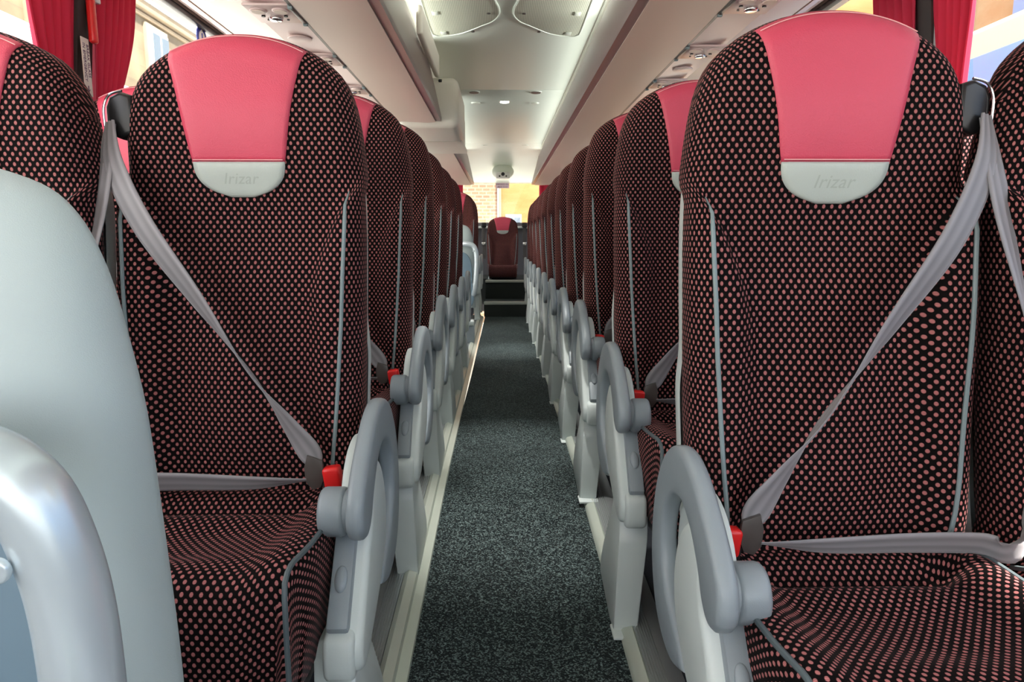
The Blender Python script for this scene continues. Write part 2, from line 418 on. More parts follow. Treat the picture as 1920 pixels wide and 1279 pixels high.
def cush_z(x, y):
    W = .222; ax = abs(x)/W
    z = .452+.014*math.cos(x/W*1.2)
    z += .030*float(sm(.55, .86, ax))*float(sm(-.03, -.14, y))
    z -= .040*math.exp(-((y+.125)/.030)**2)*(1-float(sm(.62, .88, ax)))         # crease in front of the back roll
    z += .018*float(sm(-.22, -.40, y))*(1-.4*float(sm(.5, .9, ax)))
    z -= .016*math.exp(-(x/.11)**2)*float(sm(-.15, -.24, y))*float(1-sm(-.33, -.42, y))
    return z
def cush_w(y): return .222*(1-.05*float(sm(-.35, -.465, y)))
def cush_s(x, y):
    z = cush_z(x, y); d = cush_w(y)-abs(x); r = .022; rf = .042
    if d < r: z -= .022*(1-math.sqrt(max(0, 1-(1-max(d, 0)/r)**2)))
    if y+.465 < rf: z -= .044*(1-math.sqrt(max(0, 1-(1-(y+.465)/rf)**2)))
    return z
def make_cushion(parent):
    NU, NV = 31, 34
    us = np.sin(np.linspace(-math.pi/2, math.pi/2, NU)); ys = -.465+.465*np.linspace(0, 1, NV)**1.25
    vs = []; fs = []
    for y in ys:
        for u in us:
            x = u*cush_w(y); z = cush_s(x, y)
            vs.append([x, y, z])
    A = np.array(vs).reshape(NV, NU, 3); du = np.zeros((NV, NU)); dv = np.zeros((NV, NU)); mid = NU//2
    for j in range(mid+1, NU): du[:, j] = du[:, j-1]+np.linalg.norm(A[:, j]-A[:, j-1], axis=1)
    for j in range(mid-1, -1, -1): du[:, j] = du[:, j+1]-np.linalg.norm(A[:, j]-A[:, j+1], axis=1)
    for i in range(1, NV): dv[i] = dv[i-1]+np.linalg.norm(A[i]-A[i-1], axis=1)
    uv = [(du[i, j], dv[i, j]) for i in range(NV) for j in range(NU)]
    idx = lambda i, j: i*NU+j
    for i in range(NV-1):
        for j in range(NU-1): fs.append((idx(i, j), idx(i, j+1), idx(i+1, j+1), idx(i+1, j)))
    bd = [idx(i, 0) for i in range(NV-1, -1, -1)]+[idx(0, j) for j in range(1, NU)]+[idx(i, NU-1) for i in range(1, NV)]
    prev = bd
    for k, dz in enumerate((.04, .09, .14)):
        cur = []
        for b in bd:
            x, y, z = vs[b]; ins = (0, .004, .02)[k]; zz = max(z-dz, .265+.0*k) if k < 2 else .275
            cur.append(len(vs)); vs.append([x*(1-ins/.22), y+(ins if y < -.4 else 0), zz])
            u0, v0 = uv[b]; dd = z-zz
            if y < -.46+1e-3 and abs(x) < .2: uv.append((u0, v0-dd))
            else: uv.append((u0+math.copysign(dd, u0), v0))
        for q in range(len(bd)-1): fs.append((prev[q], prev[q+1], cur[q+1], cur[q]))
        prev = cur
    c = len(vs); vs.append([0, -.2, .27]); uv.append((0, 0))
    for q in range(len(prev)-1): fs.append((prev[q], prev[q+1], c))
    return mesh('seat_cushion', vs, fs, M['fab'], parent, True, uv)

RING = cr([(-.338, .512), (-.330, .545), (-.295, .582), (-.245, .618), (-.19, .648), (-.125, .662), (-.06, .645), (-.008, .60), (.026, .54), (.040, .465), (.031, .40),
           (.0, .345), (-.05, .312), (-.12, .305), (-.185, .330)], 4)+cr([(-.170, .358), (-.12, .380), (-.07, .408), (-.040, .45), (-.035, .50), (-.055, .545), (-.095, .575), (-.145, .583),
           (-.195, .562), (-.235, .525), (-.258, .492), (-.285, .474), (-.315, .476), (-.334, .495)], 4)
PANEL = cr([(-.225, .555), (-.19, .570), (-.155, .556), (-.122, .515), (-.105, .455), (-.12, .395), (-.165, .348), (-.22, .312), (-.28, .283), (-.33, .268), (-.358, .280), (-.362, .315),
            (-.345, .345), (-.31, .395), (-.275, .445), (-.25, .475), (-.238, .515)], 3, True)
LEG = [(-.365, 0), (-.31, 0), (-.12, .035), (-.115, .07), (-.14, .13), (-.22, .30), (-.31, .30), (-.345, .22)]

def make_seat(name, m, aisle, belt=True, lite=False, scale_leg=True):
    root = thing(name, 'x', 'seat')
    back = make_backrest(root)
    # piping down both bolsters: sub-parts of the backrest
    for s_ in (-1, 1):
        zz = np.linspace(.455, 1.045, 22)
        pts = []
        for z in zz:
            x = s_*float(np.interp(z, [.455, .6, .8, 1.0, 1.045], [.176, .190, .203, .211, .209])); pts.append((x, surf(x, z)-.003, z))
        MB().tube(pts, [.0038]*20+[.003, .0015], 8).build('piping', M['pipe'], back)
    hp = patch('headrest_panel', lambda s_, t: 1.100+(ztop(min(1, abs(s_)*(.088+.044*t)/Wz(ZS)))-.006-1.100)*t, lambda t: .0885+.043*t**.9-.004*math.sin(math.pi*t), M['red'], root, 25, 24)
    for zf in ('b', 't'):
        st = MB()
        pts = []
        for s_ in np.linspace(-.98, .98, 26):
            if zf == 'b': x = s_*.088; z = 1.1035
            else: x = s_*.130; z = ztop(min(1, abs(x)/Wz(ZS)))-.013
            pts.append((x, surf(x, z)-.0066, z))
        st.tube(pts, .0009, 5).build('stitching', M['stitch'], hp)
    ht = patch('headrest_trim', lambda s_, t: 1.034+.0665*t+.0*abs(s_), lambda t: .088*(1-(1-t)**2.6)**.5 if t > 0 else .022, M['trimg'], root, 17, 16, lift=.003, puff=.003)
    if not lite:
        lg = text_mb('Irizar', .030, .0012, .25, space=1.05)
        lg.v = [(x, surf(x, 1.068+y, False)-.0052-z*.9, 1.068+y) for x, y, z in lg.v]
        lg.build('logo', M['logo'], ht, False)
    # plastic back shell
    pts = [(w*.985-.001, z-.004) for w, z in OL]; pts = pts+[(-x, z) for x, z in pts[::-1][1:]]
    sh = MB(); bm = bmesh.new(); rings = []
    for (sc, dy) in ((1, .056), (1.004, .066), (1.0, .088), (.93, .118), (.80, .135)):
        rings.append([bm.verts.new((x*sc*(1-.035*float(sm(.70, .80, z))), (z-.85)*.13-.035*float(sm(1.0, 1.22, z))+.022+dy, .86+(z-.86)*(sc if sc > 1 else .25*sc+.75) + .002)) for x, z in pts])
    for a, b in zip(rings, rings[1:]):
        for i in range(len(pts)-1): bm.faces.new((a[i], a[i+1], b[i+1], b[i]))
    bm.faces.new(rings[-1][::-1]); bmesh.ops.triangulate(bm, faces=[f for f in bm.faces if len(f.verts) > 4])
    sh.bm(bm); bm.free(); shell = sh.build('back_shell', M['shell'], root)
    cu = make_cushion(root)
    for s_ in (-1, 1):
        pts = []
        for y in np.linspace(-.06, -.455, 18):
            x = s_*(cush_w(y)-.007); pts.append((x, y, cush_s(x, y)+.001))
        x = s_*(cush_w(-.465)-.004); z_ = cush_s(x*.98, -.465)
        pts += [(x, -.467, z_-.008), (x, -.468, z_-.05), (x, -.467, z_-.12)]
        MB().tube(cr(pts, 2), .0042, 8).build('piping', M['piped'], cu)
    MB().box((0, -.20, .262), (.40, .38, .03), .01).build('seat_pan', M['blackm'], root)
    if aisle:
        sx = .014 if m > 0 else 0
        ar = MB().prism(RING, 'x', .247, .277, .011, 3).shift((sx, 0, 0)).mir(m).build('armrest', M['arm'], root)
        pv = MB().cyl((.216, -.268, .506), .041, .044, 'x', 28, bev=.009).cyl((.240, -.270, .508), .035, .02, 'x', 28)
        pv.shift((sx, 0, 0)).mir(m).build('pivot', M['arm'], ar)
        pn = MB().prism(PANEL, 'x', .222, .274, .012, 3)
        hub = [(-.145+.118*math.cos(a), .478+.122*math.sin(a)) for a in np.linspace(0, 2*math.pi, 40)[:-1]]
        pn.prism(hub, 'x', .222, .247, .006, 2)
        pn.prism(cr([(-.24, .30), (-.30, .275), (-.352, .262), (-.372, .275), (-.372, .325), (-.352, .342), (-.28, .345)], 3, True), 'x', .212, .262, .010, 3)
        pn = pn.shift((sx, 0, 0)).mir(m).build('side_panel', M['shell'], root)
        lv = MB().prism([(-.33, .338), (-.355, .340), (-.362, .352), (-.277, .468), (-.262, .472), (-.235, .465), (-.24, .44)], 'x', .217, .252, .005, 2)
        lv = lv.shift((sx, 0, 0)).mir(m).build('recline_lever', M['arm'], pn)
        n_ = Vector((0, -.113, -.057)).normalized()
        bt = MB().ball((0, 0, 0), .0125, (.85, .5, 1.7), 20); q = Matrix.Translation((.2345, -.318, .412)) @ Matrix.Rotation(R(-36), 4, 'X')
        xf(bt, q).shift((sx, 0, 0)).mir(m).build('recline_button', M['arm'], pn)
        # leg: tapered foot standing on the rail
        lb = MB(); bm = bmesh.new()
        def LX(z): return (.238+.0*z, .293-.02*z) if False else (.235-.12*max(0, z-.2)*.5, .283-.02*z)
        lo = [bm.verts.new((.225-.10*z if z > .1 else .226, y, z)) for y, z in LEG]; hi = [bm.verts.new((.282-.05*z if z < .3 else .262, y + (.008 if y < -.3 else 0), z)) for y, z in LEG]
        bm.faces.new(lo); bm.faces.new(hi[::-1]); n = len(LEG)
        for i in range(n): bm.faces.new((lo[i], hi[i], hi[(i+1) % n], lo[(i+1) % n]))
        bmesh.ops.recalc_face_normals(bm, faces=bm.faces)
        bmesh.ops.bevel(bm, geom=bm.edges[:], offset=.006, segments=2, profile=.5, affect='EDGES', clamp_overlap=True)
        bmesh.ops.triangulate(bm, faces=[f for f in bm.faces if len(f.verts) > 4]); lb.bm(bm); bm.free()
        lb.box((.254, -.36, .004), (.064, .06, .008), .003)
        lb.mir(m).build('leg', M['shell'], root)
    lb = MB().box((-.19, -.22, .135), (.05, .24, .27), .012).mir(m); lb.build('leg', M['shell'], root)
    if belt:
        g = MB().prism([(-.251, 1.170), (-.251, 1.203), (-.243, 1.222), (-.222, 1.232), (-.200, 1.225), (-.200, 1.155), (-.225, 1.143), (-.243, 1.150)], 'y', .020, .060, .008, 3).mir(m)
        g = g.build('belt_guide', M['black'], root)
        MB().tube(cr([(-.252, .018, 1.165), (-.252, .018, 1.20), (-.240, .018, 1.224), (-.215, .018, 1.232)], 5), .0024, 8).mir(m).build('guide_rim', M['chrome'], g)
        # shoulder strap, half a twist on the way down
        P = [(-.240, .012, 1.175), (-.218, -.028, 1.09), (-.15, -.070, .976), (-.056, -.088, .845), (.042, -.100, .705), (.108, -.112, .615), (.148, -.118, .560), (.160, -.120, .535)]
        Wd = [(.6, 0, .35), (.80, -.10, .55), (.78, -.20, .55), (.65, -.55, .45), (.25, -.95, .15), (.62, -.55, .5), (.80, -.05, .60), (.85, .1, .45)]
        ribbon('shoulder_belt', P, Wd, [.020, .044, .047, .046, .044, .045, .045, .024], M['belt'], root, m)
        P = [(-.240, .014, 1.17), (-.238, -.05, 1.02), (-.240, -.14, .80), (-.240, -.17, .60), (-.232, -.15, .51), (-.20, -.12, .503), (-.10, -.115, .502), (.04, -.118, .500), (.145, -.122, .508)]
        Wd = [(1, 0, .3), (.9, -.3, .2), (.5, -.8, 0), (.3, -.8, .3), (.1, -.4, .9), (0, -.35, .9), (0, -.35, .9), (0, -.4, .9), (.1, -.9, .35)]
        ribbon('lap_belt', P, Wd, [.022, .045, .046, .046, .046, .044, .042, .032, .020], M['belt'], root, m)
        tp = MB().prism([(.140, .532), (.146, .556), (.174, .546), (.178, .515), (.170, .495), (.154, .490), (.142, .505)], 'y', -.128, -.119, .002, 2).mir(m)
        tp.build('latch_plate', M['clip'], root)
        bk = MB().box((.190, -.118, .475), (.028, .026, .066), .006, 2, Matrix.Rotation(R(-8*1), 3, 'Y')).mir(m).build('buckle', M['black'], root)
        MB().box((.192, -.122, .512), (.032, .028, .044), .006, 3, Matrix.Rotation(R(-8), 3, 'Y')).mir(m).build('release_button', M['redp'], bk)
    return root

def erow(y): return min(0, (y-2.45))*.072
GRP = 'dark patterned coach seats'
ORD = ['first', 'second', 'third', 'fourth', 'fifth', 'sixth', 'seventh', 'eighth', 'ninth', 'tenth', 'eleventh', 'twelfth']
protos = {}
def place_seat(side, kind, i, x, y, e, label):
    key = (side, kind)
    if key not in protos:
        o = make_seat('coach_seat', 1 if side == 'L' else -1, kind == 'aisle'); protos[key] = o
    else: o = dup(protos[key])
    o.location = (x, y, e); o['label'] = label; o['group'] = GRP
    return o

rightY = [1.12, 1.85, 2.56, 3.25, 3.95, 4.65, 5.35, 6.05, 6.75, 7.45, 8.15]
leftY = [1.35, 2.09, 2.76, 3.45, 4.15, 4.85, 7.50, 8.18]
for i, y in enumerate(rightY):
    lab = ('dark dotted aisle seat with pink headrest, %s from the camera, right of the gangway' % ORD[i]) if i < 8 else \
          'dark seat far down the right of the gangway, %s nearest of its aisle row' % ORD[i]
    e = [-.098, -.046, 0][i] if i < 3 else -.006
    place_seat('R', 'aisle', i, .545, y, e, lab)
for i, y in enumerate(leftY):
    if i < 6: lab = 'dark dotted aisle seat with pink headrest, %s from the camera, left of the gangway' % ORD[i]
    else: lab = ['dark aisle seat on the left directly behind the far low grey partition', 'rearmost dark aisle seat on the left, behind the seat at the far partition'][i-6]
    e = [-.075, -.035, 0][i] if i < 3 else (-.006 if i < 6 else .03)
    place_seat('L', 'aisle', i, -.507, y, e, lab)
for i, y in enumerate(rightY[:3]):
    place_seat('R', 'window', i, 1.028, y-.05, [-.098, -.05, 0][i], ['dark window seat cut by the right picture edge, beside the nearest right aisle seat',
        'window seat by the right wall, glimpsed just behind the nearest right pair', 'window seat by the right wall in the third row, almost hidden by nearer seats'][i])
for i, y in enumerate([1.25, 1.95]):
    place_seat('L', 'window', i, -.985, y, [-.09, -.045][i], ['dark window seat with pink headrest cut by the left picture edge under the curtain',
        'window seat at the left wall with pink headrest, between curtain and nearest left aisle seat'][i])

# rear middle seat of the back bench
rs = make_seat('coach_seat', 1, False, belt=False)
rs.location = (.02, 9.35, .17); rs.scale = (.90, 1, .735)
rs['label'] = 'single dark seat with red headrest at the far end, facing down the gangway'; rs['group'] = GRP
for x, lab in ((-.235, 'black seat belt with silver tongue hanging left of the far middle seat'), (.315, 'black seat belt hanging right of the far middle seat')):
    hb = thing('hanging_belt', lab, 'seat belt', (x, 9.30, .60), 'belts hanging at the rear')
    ribbon('strap', [(0, 0, 0), (.004, .01, .15), (-.004, .02, .30), (0, .03, .42)], [(1, 0, 0)]*4, .045, M['beltd'], hb)
    MB().box((0, .03, .45), (.07, .05, .07), .012, 2).build('belt_reel', M['black'], hb)
    tn = MB().box((0, -.008, .20), (.05, .008, .045), .003).build('tongue', M['chrome'], hb)

# ------------------------------------------------------------------ low partitions with a grab handle
def partition(name, loc, label, m=1):
    root = thing(name, label, 'partition', loc, 'low grey partitions')
    # outline half (x,z) of the moulded shell, seen along the gangway
    h_ = [(.190, 0), (.191, .20), (.189, .374), (.184, .489), (.178, .595), (.173, .645), (.164, .698), (.157, .733), (.148, .763), (.134, .791), (.112, .813), (.075, .828), (.03, .838)]
    pts = cr(h_+[(-x, z) for x, z in h_[::-1]], 4); bm = bmesh.new(); rings = []
    cx, cz = 0, .30
    for sc, dy in ((.0, -.045), (.35, -.045), (.60, -.043), (.72, -.038), (.80, -.028), (.86, -.022), (.93, -.010), (.975, .004), (1.0, .022), (1.0, .030), (.985, .038), (.9, .042), (0, .042)):
        rings.append([bm.verts.new((cx+(x-cx)*sc, dy, cz+(z-cz)*sc if z > cz else z)) for x, z in pts])
    for a, b in zip(rings, rings[1:]):
        for i in range(len(pts)-1): bm.faces.new((a[i], a[i+1], b[i+1], b[i]))
    bmesh.ops.remove_doubles(bm, verts=bm.verts, dist=1e-5)
    mb = MB().bm(bm); bm.free(); mb.mir(m).build('partition_shell', M['shell2'], root)
    arc = [(x+.016, y, z+.007) for x, y, z in cr([(-.02, -.05, .59), (.03, -.105, .628), (.08, -.132, .636), (.13, -.140, .629), (.155, -.140, .619), (.173, -.140, .600), (.184, -.140, .570), (.191, -.140, .534), (.194, -.140, .49), (.193, -.138, .42), (.186, -.132, .30), (.172, -.10, .18), (.16, -.045, .13)], 5)]
    h = MB().tube(arc, .0245, 20, up=(0, 1, 0), flat=1).mir(m).build('grab_handle', M['silver'], root)
    MB().cyl((.181, -.1645, .571), .0085, .006, 'y', 24, bev=.002).mir(m).build('bolt_cap', M['silver'], h)
    MB().prism(cr([(-.15, .02), (.155, .02), (.160, .25), (.158, .40), (.140, .49), (.10, .545), (.03, .565), (-.06, .56), (-.13, .48), (-.15, .30)], 3, True), 'y', -.056, -.036, .006).mir(m).build('lower_panel', M['panelb'], root)
    return root
partition('low_partition', (-.489, .56, .108), 'smooth pale grey partition with silver grab handle filling the lower left foreground')
partition('low_partition', (-.452, 6.90, .18), 'small pale blue-grey partition far down the left side, before the rear seats')

# ------------------------------------------------------------------ shell of the coach
YF, YR = -1.7, 10.1
def fl(y): return min(0, (y-2.45))*.05
def slab(name, prof, ys, m, zfn=None, smooth='auto'):
    """profile (x,z) swept along y with a vertical offset zfn(y)"""
    vs = []; fs = []; n = len(prof)
    for y in ys:
        for x, z in prof: vs.append((x, y, z+(zfn(y) if zfn else 0)))
    for i in range(len(ys)-1):
        for k in range(n): fs.append((i*n+k, i*n+(k+1) % n, (i+1)*n+(k+1) % n, (i+1)*n+k))
    fs.append(tuple(range(n))); fs.append(tuple(range((len(ys)-1)*n, len(ys)*n))[::-1])
    return struct(mesh(name, vs, fs, m, None, smooth))
YS = [YF, 0, 1.2, 2.0, 2.45, 3, 5, 7.65]
def xL(y): return float(np.interp(y, [0, 1.25, 2.0, 4.4, 7.65], [-.212, -.212, -.208, -.188, -.180]))
vs = []; fs = []
ys = list(np.linspace(YF, 7.65, 40))
for y in ys:
    for k in range(9):
        a = xL(y)-.006; b = .290; vs.append((a+(b-a)*k/8, y, fl(y)))
for i in range(len(ys)-1):
    for k in range(8): fs.append((i*9+k, i*9+k+1, (i+1)*9+k+1, (i+1)*9+k))
struct(mesh('floor', vs, fs, M['carpet'], None, True))
# trims beside the carpet
def rr(pts): return pts
Lt = [(-.195, -.02), (-.203, .006), (-.226, .012), (-.230, .022), (-.250, .030), (-.262, .024), (-.263, -.02)]
slab('trim_1', [(x+.0, z) for x, z in Lt], YS, M['rail'], fl)
ribs = []
x = -.264
for k in range(6): ribs += [(x, .022), (x-.003, .022), (x-.003, .017), (x-.006, .017)]; x -= .006
slab('trim_2', [(-.263, -.02)]+ribs+[(x, .022), (x-.01, .022), (x-.040, .012), (x-.040, -.02)], YS, M['railm'], fl)
Rt = [(.276, -.02), (.279, .006), (.286, .016), (.306, .022), (.310, .018), (.310, -.02)]
slab('trim_3', Rt, YS, M['rail'], fl)
ribs = []; x = .310
for k in range(6): ribs += [(x, .022), (x+.003, .022), (x+.003, .017), (x+.006, .017)]; x += .006
slab('trim_4', [(.310, -.02)]+ribs+[(x, .022), (x+.01, .022), (x+.040, .012), (x+.040, -.02)], YS, M['railm'], fl)
for nm, a, b in (('floor_left', -1.32, -.335), ('floor_right', .39, 1.32)):
    slab(nm, [(a, -.04), (b, -.04), (b, -.004), (a, -.004)], [YF, 0, 1.2, 2.0, 2.45, 3, 5, YR], M['darkcar'], fl)
# rear steps
struct(MB().box((.055, 8.0, .07), (.50, .70, .14), 0).build('floor_step_1', M['stepr']))
struct(MB().box((.055, 7.655, .155), (.50, .05, .035), .006).build('trim_5', M['stept']))
struct(MB().box((.055, 8.75, .17), (.50, .80, .34), 0).build('floor_step_2', M['stepr']))
struct(MB().box((.055, 8.36, .355), (.50, .05, .03), .006).build('trim_6', M['stept']))
struct(MB().box((0, 9.60, .17), (2.4, .92, .34), 0).build('floor_rear', M['stepr']))

def XW(z): return 1.305-.10*(z-.8)
for s_, nm in ((-1, 'left'), (1, 'right')):
    lower = [(s_*1.34, -.2), (s_*1.30, -.2), (s_*XW(.78), .78), (s_*(XW(.78)+.05), .78)]
    struct(MB().prism(lower, 'y', YF, 5.30 if s_ < 0 else YR).build('wall_'+nm, M['wall']))
    if s_ < 0:                                                   # glazed middle doorway
        struct(MB().prism(lower, 'y', 6.60, YR).build('wall_left_rear', M['wall']))
        struct(mesh('door_1', [(-1.31, 5.30, -.2), (-1.31, 6.60, -.2), (-1.31, 6.60, .79), (-1.31, 5.30, .79)], [(0, 1, 2, 3)], M['pane'], None, False))
        struct(MB().box((-1.31, 5.33, .30), (.05, .06, 1.0), .01).box((-1.31, 6.57, .30), (.05, .06, 1.0), .01).build('trim_door', M['blackm']))
    struct(MB().prism([(s_*XW(1.735), 1.735), (s_*(XW(1.735)+.06), 1.735), (s_*(XW(2.0)+.02), 2.06), (s_*XW(2.0), 2.06)], 'y', YF, YR).build('wall_upper_'+nm, M['rack']))
    # window band: dark gaskets top and bottom
    struct(MB().box((s_*(XW(1.73)-.004), (YF+YR)/2, 1.728), (.024, YR-YF, .022), .004).build('trim_%d' % (7 if s_ < 0 else 8), M['black']))
    struct(MB().box((s_*(XW(.79)-.01), (YF+YR)/2, .79), (.06, YR-YF, .03), .01).build('trim_%d' % (9 if s_ < 0 else 10), M['arm']))
    pil = [-.2, 2.085, 4.2, 6.3, 8.4]
    for k, y in enumerate(pil):
        yy = y-(.07 if s_ > 0 else 0)
        struct(MB().prism([(s_*XW(.8)-s_*.05, .8), (s_*XW(1.72)-s_*.05, 1.72), (s_*XW(1.72), 1.72), (s_*XW(.8), .8)], 'y', yy-.038, yy+.038, .006).build('window_pillar_%s_%d' % (nm, k+1), M['blackm']))
    edges = [YF]+pil+[YR]
    for k, (a, b) in enumerate(zip(edges, edges[1:])):
        z0, z1 = .80, 1.73
        x0, x1 = s_*(XW(z0)+.012), s_*(XW(z1)+.012)
        struct(mesh('window_%d' % ((1 if s_ < 0 else 7)+k), [(x0, a, z0), (x0, b, z0), (x1, b, z1), (x1, a, z1)], [(0, 1, 2, 3)], M['pane'], None, False))
struct(MB().box((0, (YF+YR)/2, 2.075), (2.5, YR-YF, .03)).build('roof', M['wall']))
# front windscreen (behind the camera) and rear wall
struct(MB().box((0, YF-.02, .2), (2.6, .04, .8)).build('wall_front', M['wall']))
struct(mesh('window_front', [(-1.28, YF, .6), (1.28, YF, .6), (1.2, YF, 2.05), (-1.2, YF, 2.05)], [(0, 1, 2, 3)], M['pane'], None, False))
struct(MB().box((0, YR+.02, .45), (2.6, .04, 1.3)).build('wall_rear', M['wall']))
struct(MB().box((0, YR-.12, 1.03), (2.4, .26, .03), .008).build('trim_11', M['shell']))
struct(MB().prism([(-1.3, 1.66), (1.3, 1.66), (1.25, 2.06), (-1.25, 2.06)], 'y', YR, YR+.04).build('wall_rear_upper', M['ceil']))
for s_ in (-1, 1):
    struct(MB().prism([(s_*.80, 1.0), (s_*1.34, 1.0), (s_*1.25, 1.7), (s_*.62, 1.7), (s_*.70, 1.5)], 'y', YR-.005, YR+.04).build('wall_rear_side', M['blackm']))
struct(mesh('window_rear', [(-.95, YR+.01, 1.0), (.95, YR+.01, 1.0), (.95, YR+.01, 1.67), (-.95, YR+.01, 1.67)], [(0, 1, 2, 3)], M['pane'], None, False))

# ceiling: panels with seams, dropping to the rear window
ZC = 1.98
segs = [(YF, 2.2), (2.2, 5.36), (5.36, 8.30)]
for k, (a, b) in enumerate(segs):
    struct(MB().box((.02, (a+b)/2, ZC+.012), (1.16, b-a-.006, .024), .003).build('ceiling' if k == 0 else 'ceiling_%d' % (k+1), M['ceil']))
struct(MB().prism([(8.303, ZC), (8.9, 1.955), (9.4, 1.88), (9.8, 1.76), (YR, 1.665), (YR, 1.69), (9.8, 1.80), (9.4, 1.92), (8.9, 1.99), (8.303, ZC+.024)], 'x', -1.2, 1.2).build('ceiling_rear', M['ceil']))
# overhead racks: slanting lip, flat underside
def rack(side, a, b, lbl):
    s_ = -1 if side == 'L' else 1
    xi, xo, zt = (.342, .603, 1.545) if side == 'L' else (.386, .650, 1.545)
    root = thing('luggage_rack', lbl, 'luggage rack', (s_*xi, a, 1.545), 'overhead luggage racks')
    off = (-s_*xi, -a, -1.545)
    xt = .076 if side == 'L' else .089
    lip = [(s_*(xi+.002), zt), (s_*xi, zt+.02), (s_*(xi+xt-.004), 1.895), (s_*(xi+xt), 1.902), (s_*(xi+xt+.018), 1.900), (s_*(xi+.045), zt+.002)]
    MB().prism(lip, 'y', a, b, .004, 2).shift(off).build('rack_lip', M['band'], root)
    und = [(s_*(xi+.034), zt-.004), (s_*(xi+.085), zt-.008), (s_*(xo), zt), (s_*(xo), zt+.02), (s_*(xi+.04), zt+.014)]
    MB().prism(und, 'y', a, b, .003, 1).shift(off).build('rack_underside', M['rack'], root)
    MB().prism([(s_*(xi+.07), zt+.02), (s_*xo, zt+.02), (s_*(xo+.12), 1.99), (s_*(xi+.19), 1.99), (s_*(xi+.185), 1.885), (s_*(xi+xt+.01), 1.885)], 'y', a+.01, b-.01).shift(off).build('rack_body', M['rack'], root)
    return root
rack('L', YF+.05, 4.10, 'beige overhead luggage rack with dark lip, left side before the ceiling monitor')
rack('L', 5.50, 8.85, 'beige overhead rack on the left, beyond the ceiling monitor housing')
rack('R', YF+.05, 8.85, 'unbroken beige overhead luggage rack with dark lip along the right side')
# cove strips between rack and ceiling
for s_, xi in ((-1, .342), (1, .386)):
    xe = .087 if s_ < 0 else .102
    for (a, b) in ([(YF, 3.2), (5.50, 8.85)] if s_ < 0 else [(YF, 8.85)]):
        struct(MB().prism([(s_*(xi+xe), 1.982), (s_*(xi+xe+.006), 1.972), (s_*(xi+.18), 1.970), (s_*(xi+.18), 1.984)], 'y', a, b, .003).build('trim_cove', M['strip']))
# service channel with reading lights, and window cover panel
for s_, xo in ((-1, .603), (1, .650)):
    nm = 'left' if s_ < 0 else 'right'
    xa, xb = xo+.012, xo+.155
    struct(MB().prism([(s_*xa, 1.552), (s_*xb, 1.565), (s_*xb, 1.60), (s_*xa, 1.60)], 'y', YF, 8.85, .002).build('trim_service_'+nm, M['serv']))
    struct(MB().prism([(s_*(xb+.006), 1.570), (s_*1.075, 1.692), (s_*1.078, 1.715), (s_*(xb+.006), 1.595)], 'y', YF, YR, .003).build('trim_cover_'+nm, M['rack']))
    struct(MB().prism([(s_*1.08, 1.690), (s_*1.115, 1.700), (s_*1.14, 1.735), (s_*1.185, 1.742), (s_*1.185, 1.755), (s_*1.08, 1.72)], 'y', YF, YR, .003).build('trim_head_'+nm, M['serv']))
    struct(MB().prism([(s_*(xo+.001), 1.545), (s_*(xo+.011), 1.545), (s_*(xo+.011), 1.57), (s_*(xo+.001), 1.57)], 'y', YF, 8.85).build('trim_channel_'+nm, M['clip']))
# reading light / air units let into the channel
def unit(s_, y, xo, label):
    xm = s_*(xo+.083); root = thing('service_unit', label, 'reading light panel', (xm, y, 1.552), 'overhead reading light and air units')
    MB().box((0, 0, -.001), (.134, .17, .008), .003).build('unit_plate', M['serv'], root)
    for dx in (-.033, .033):
        v = MB().cyl((dx, -.040, -.005), .025, .008, 'z', 28, bev=.003).build('air_vent', M['serv'], root)
        MB().cyl((dx, -.040, -.0095), .019, .003, 'z', 24).build('vent_flap', M['rack'], v)
    lm = MB().cyl((0, .022, -.009), .020, .014, 'z', 24, bev=.004).build('reading_lamp', M['chrome'], root)
    for dx in (-.034, .034): MB().cyl((dx, .008, -.006), .006, .006, 'z', 14).build('switch_button', M['black'], root)
    for dx in (-.03, .03): MB().cyl((dx, .045, -.006), .004, .004, 'z', 12).build('indicator', M['clip'], root)
    cl = MB().box((-s_*.073, .0, -.004), (.012, .17, .012), .003).build('catch', M['clip'], root)
    for dy in (-.08, .08): MB().box((-s_*.073, dy, -.006), (.014, .012, .016), .002).build('catch_end', M['pipe'], cl)
    # speaker or blank disc further along the channel
    return root
for k, y in enumerate([2.20, 2.74, 3.28]):
    unit(-1, y, .603, 'mauve reading light and air vent unit over the left seats, %s from the camera' % ['nearest', 'second', 'third'][k])
for k, y in enumerate([2.09, 2.61, 3.13]):
    unit(1, y, .650, 'mauve reading light and air vent unit over the right seats, %s from the camera' % ['nearest', 'second', 'third'][k])
for k, (s_, xo, y) in enumerate([(1, .650, 2.876), (-1, .603, 2.47)]):
    tag(MB().cyl((s_*(xo+.083), y, 1.552), .040, .006, 'z', 32, bev=.003).build('speaker_cover', M['serv']), 'round flush speaker cover in the overhead channel on the %s side' % ('right' if s_ > 0 else 'left'), 'speaker')

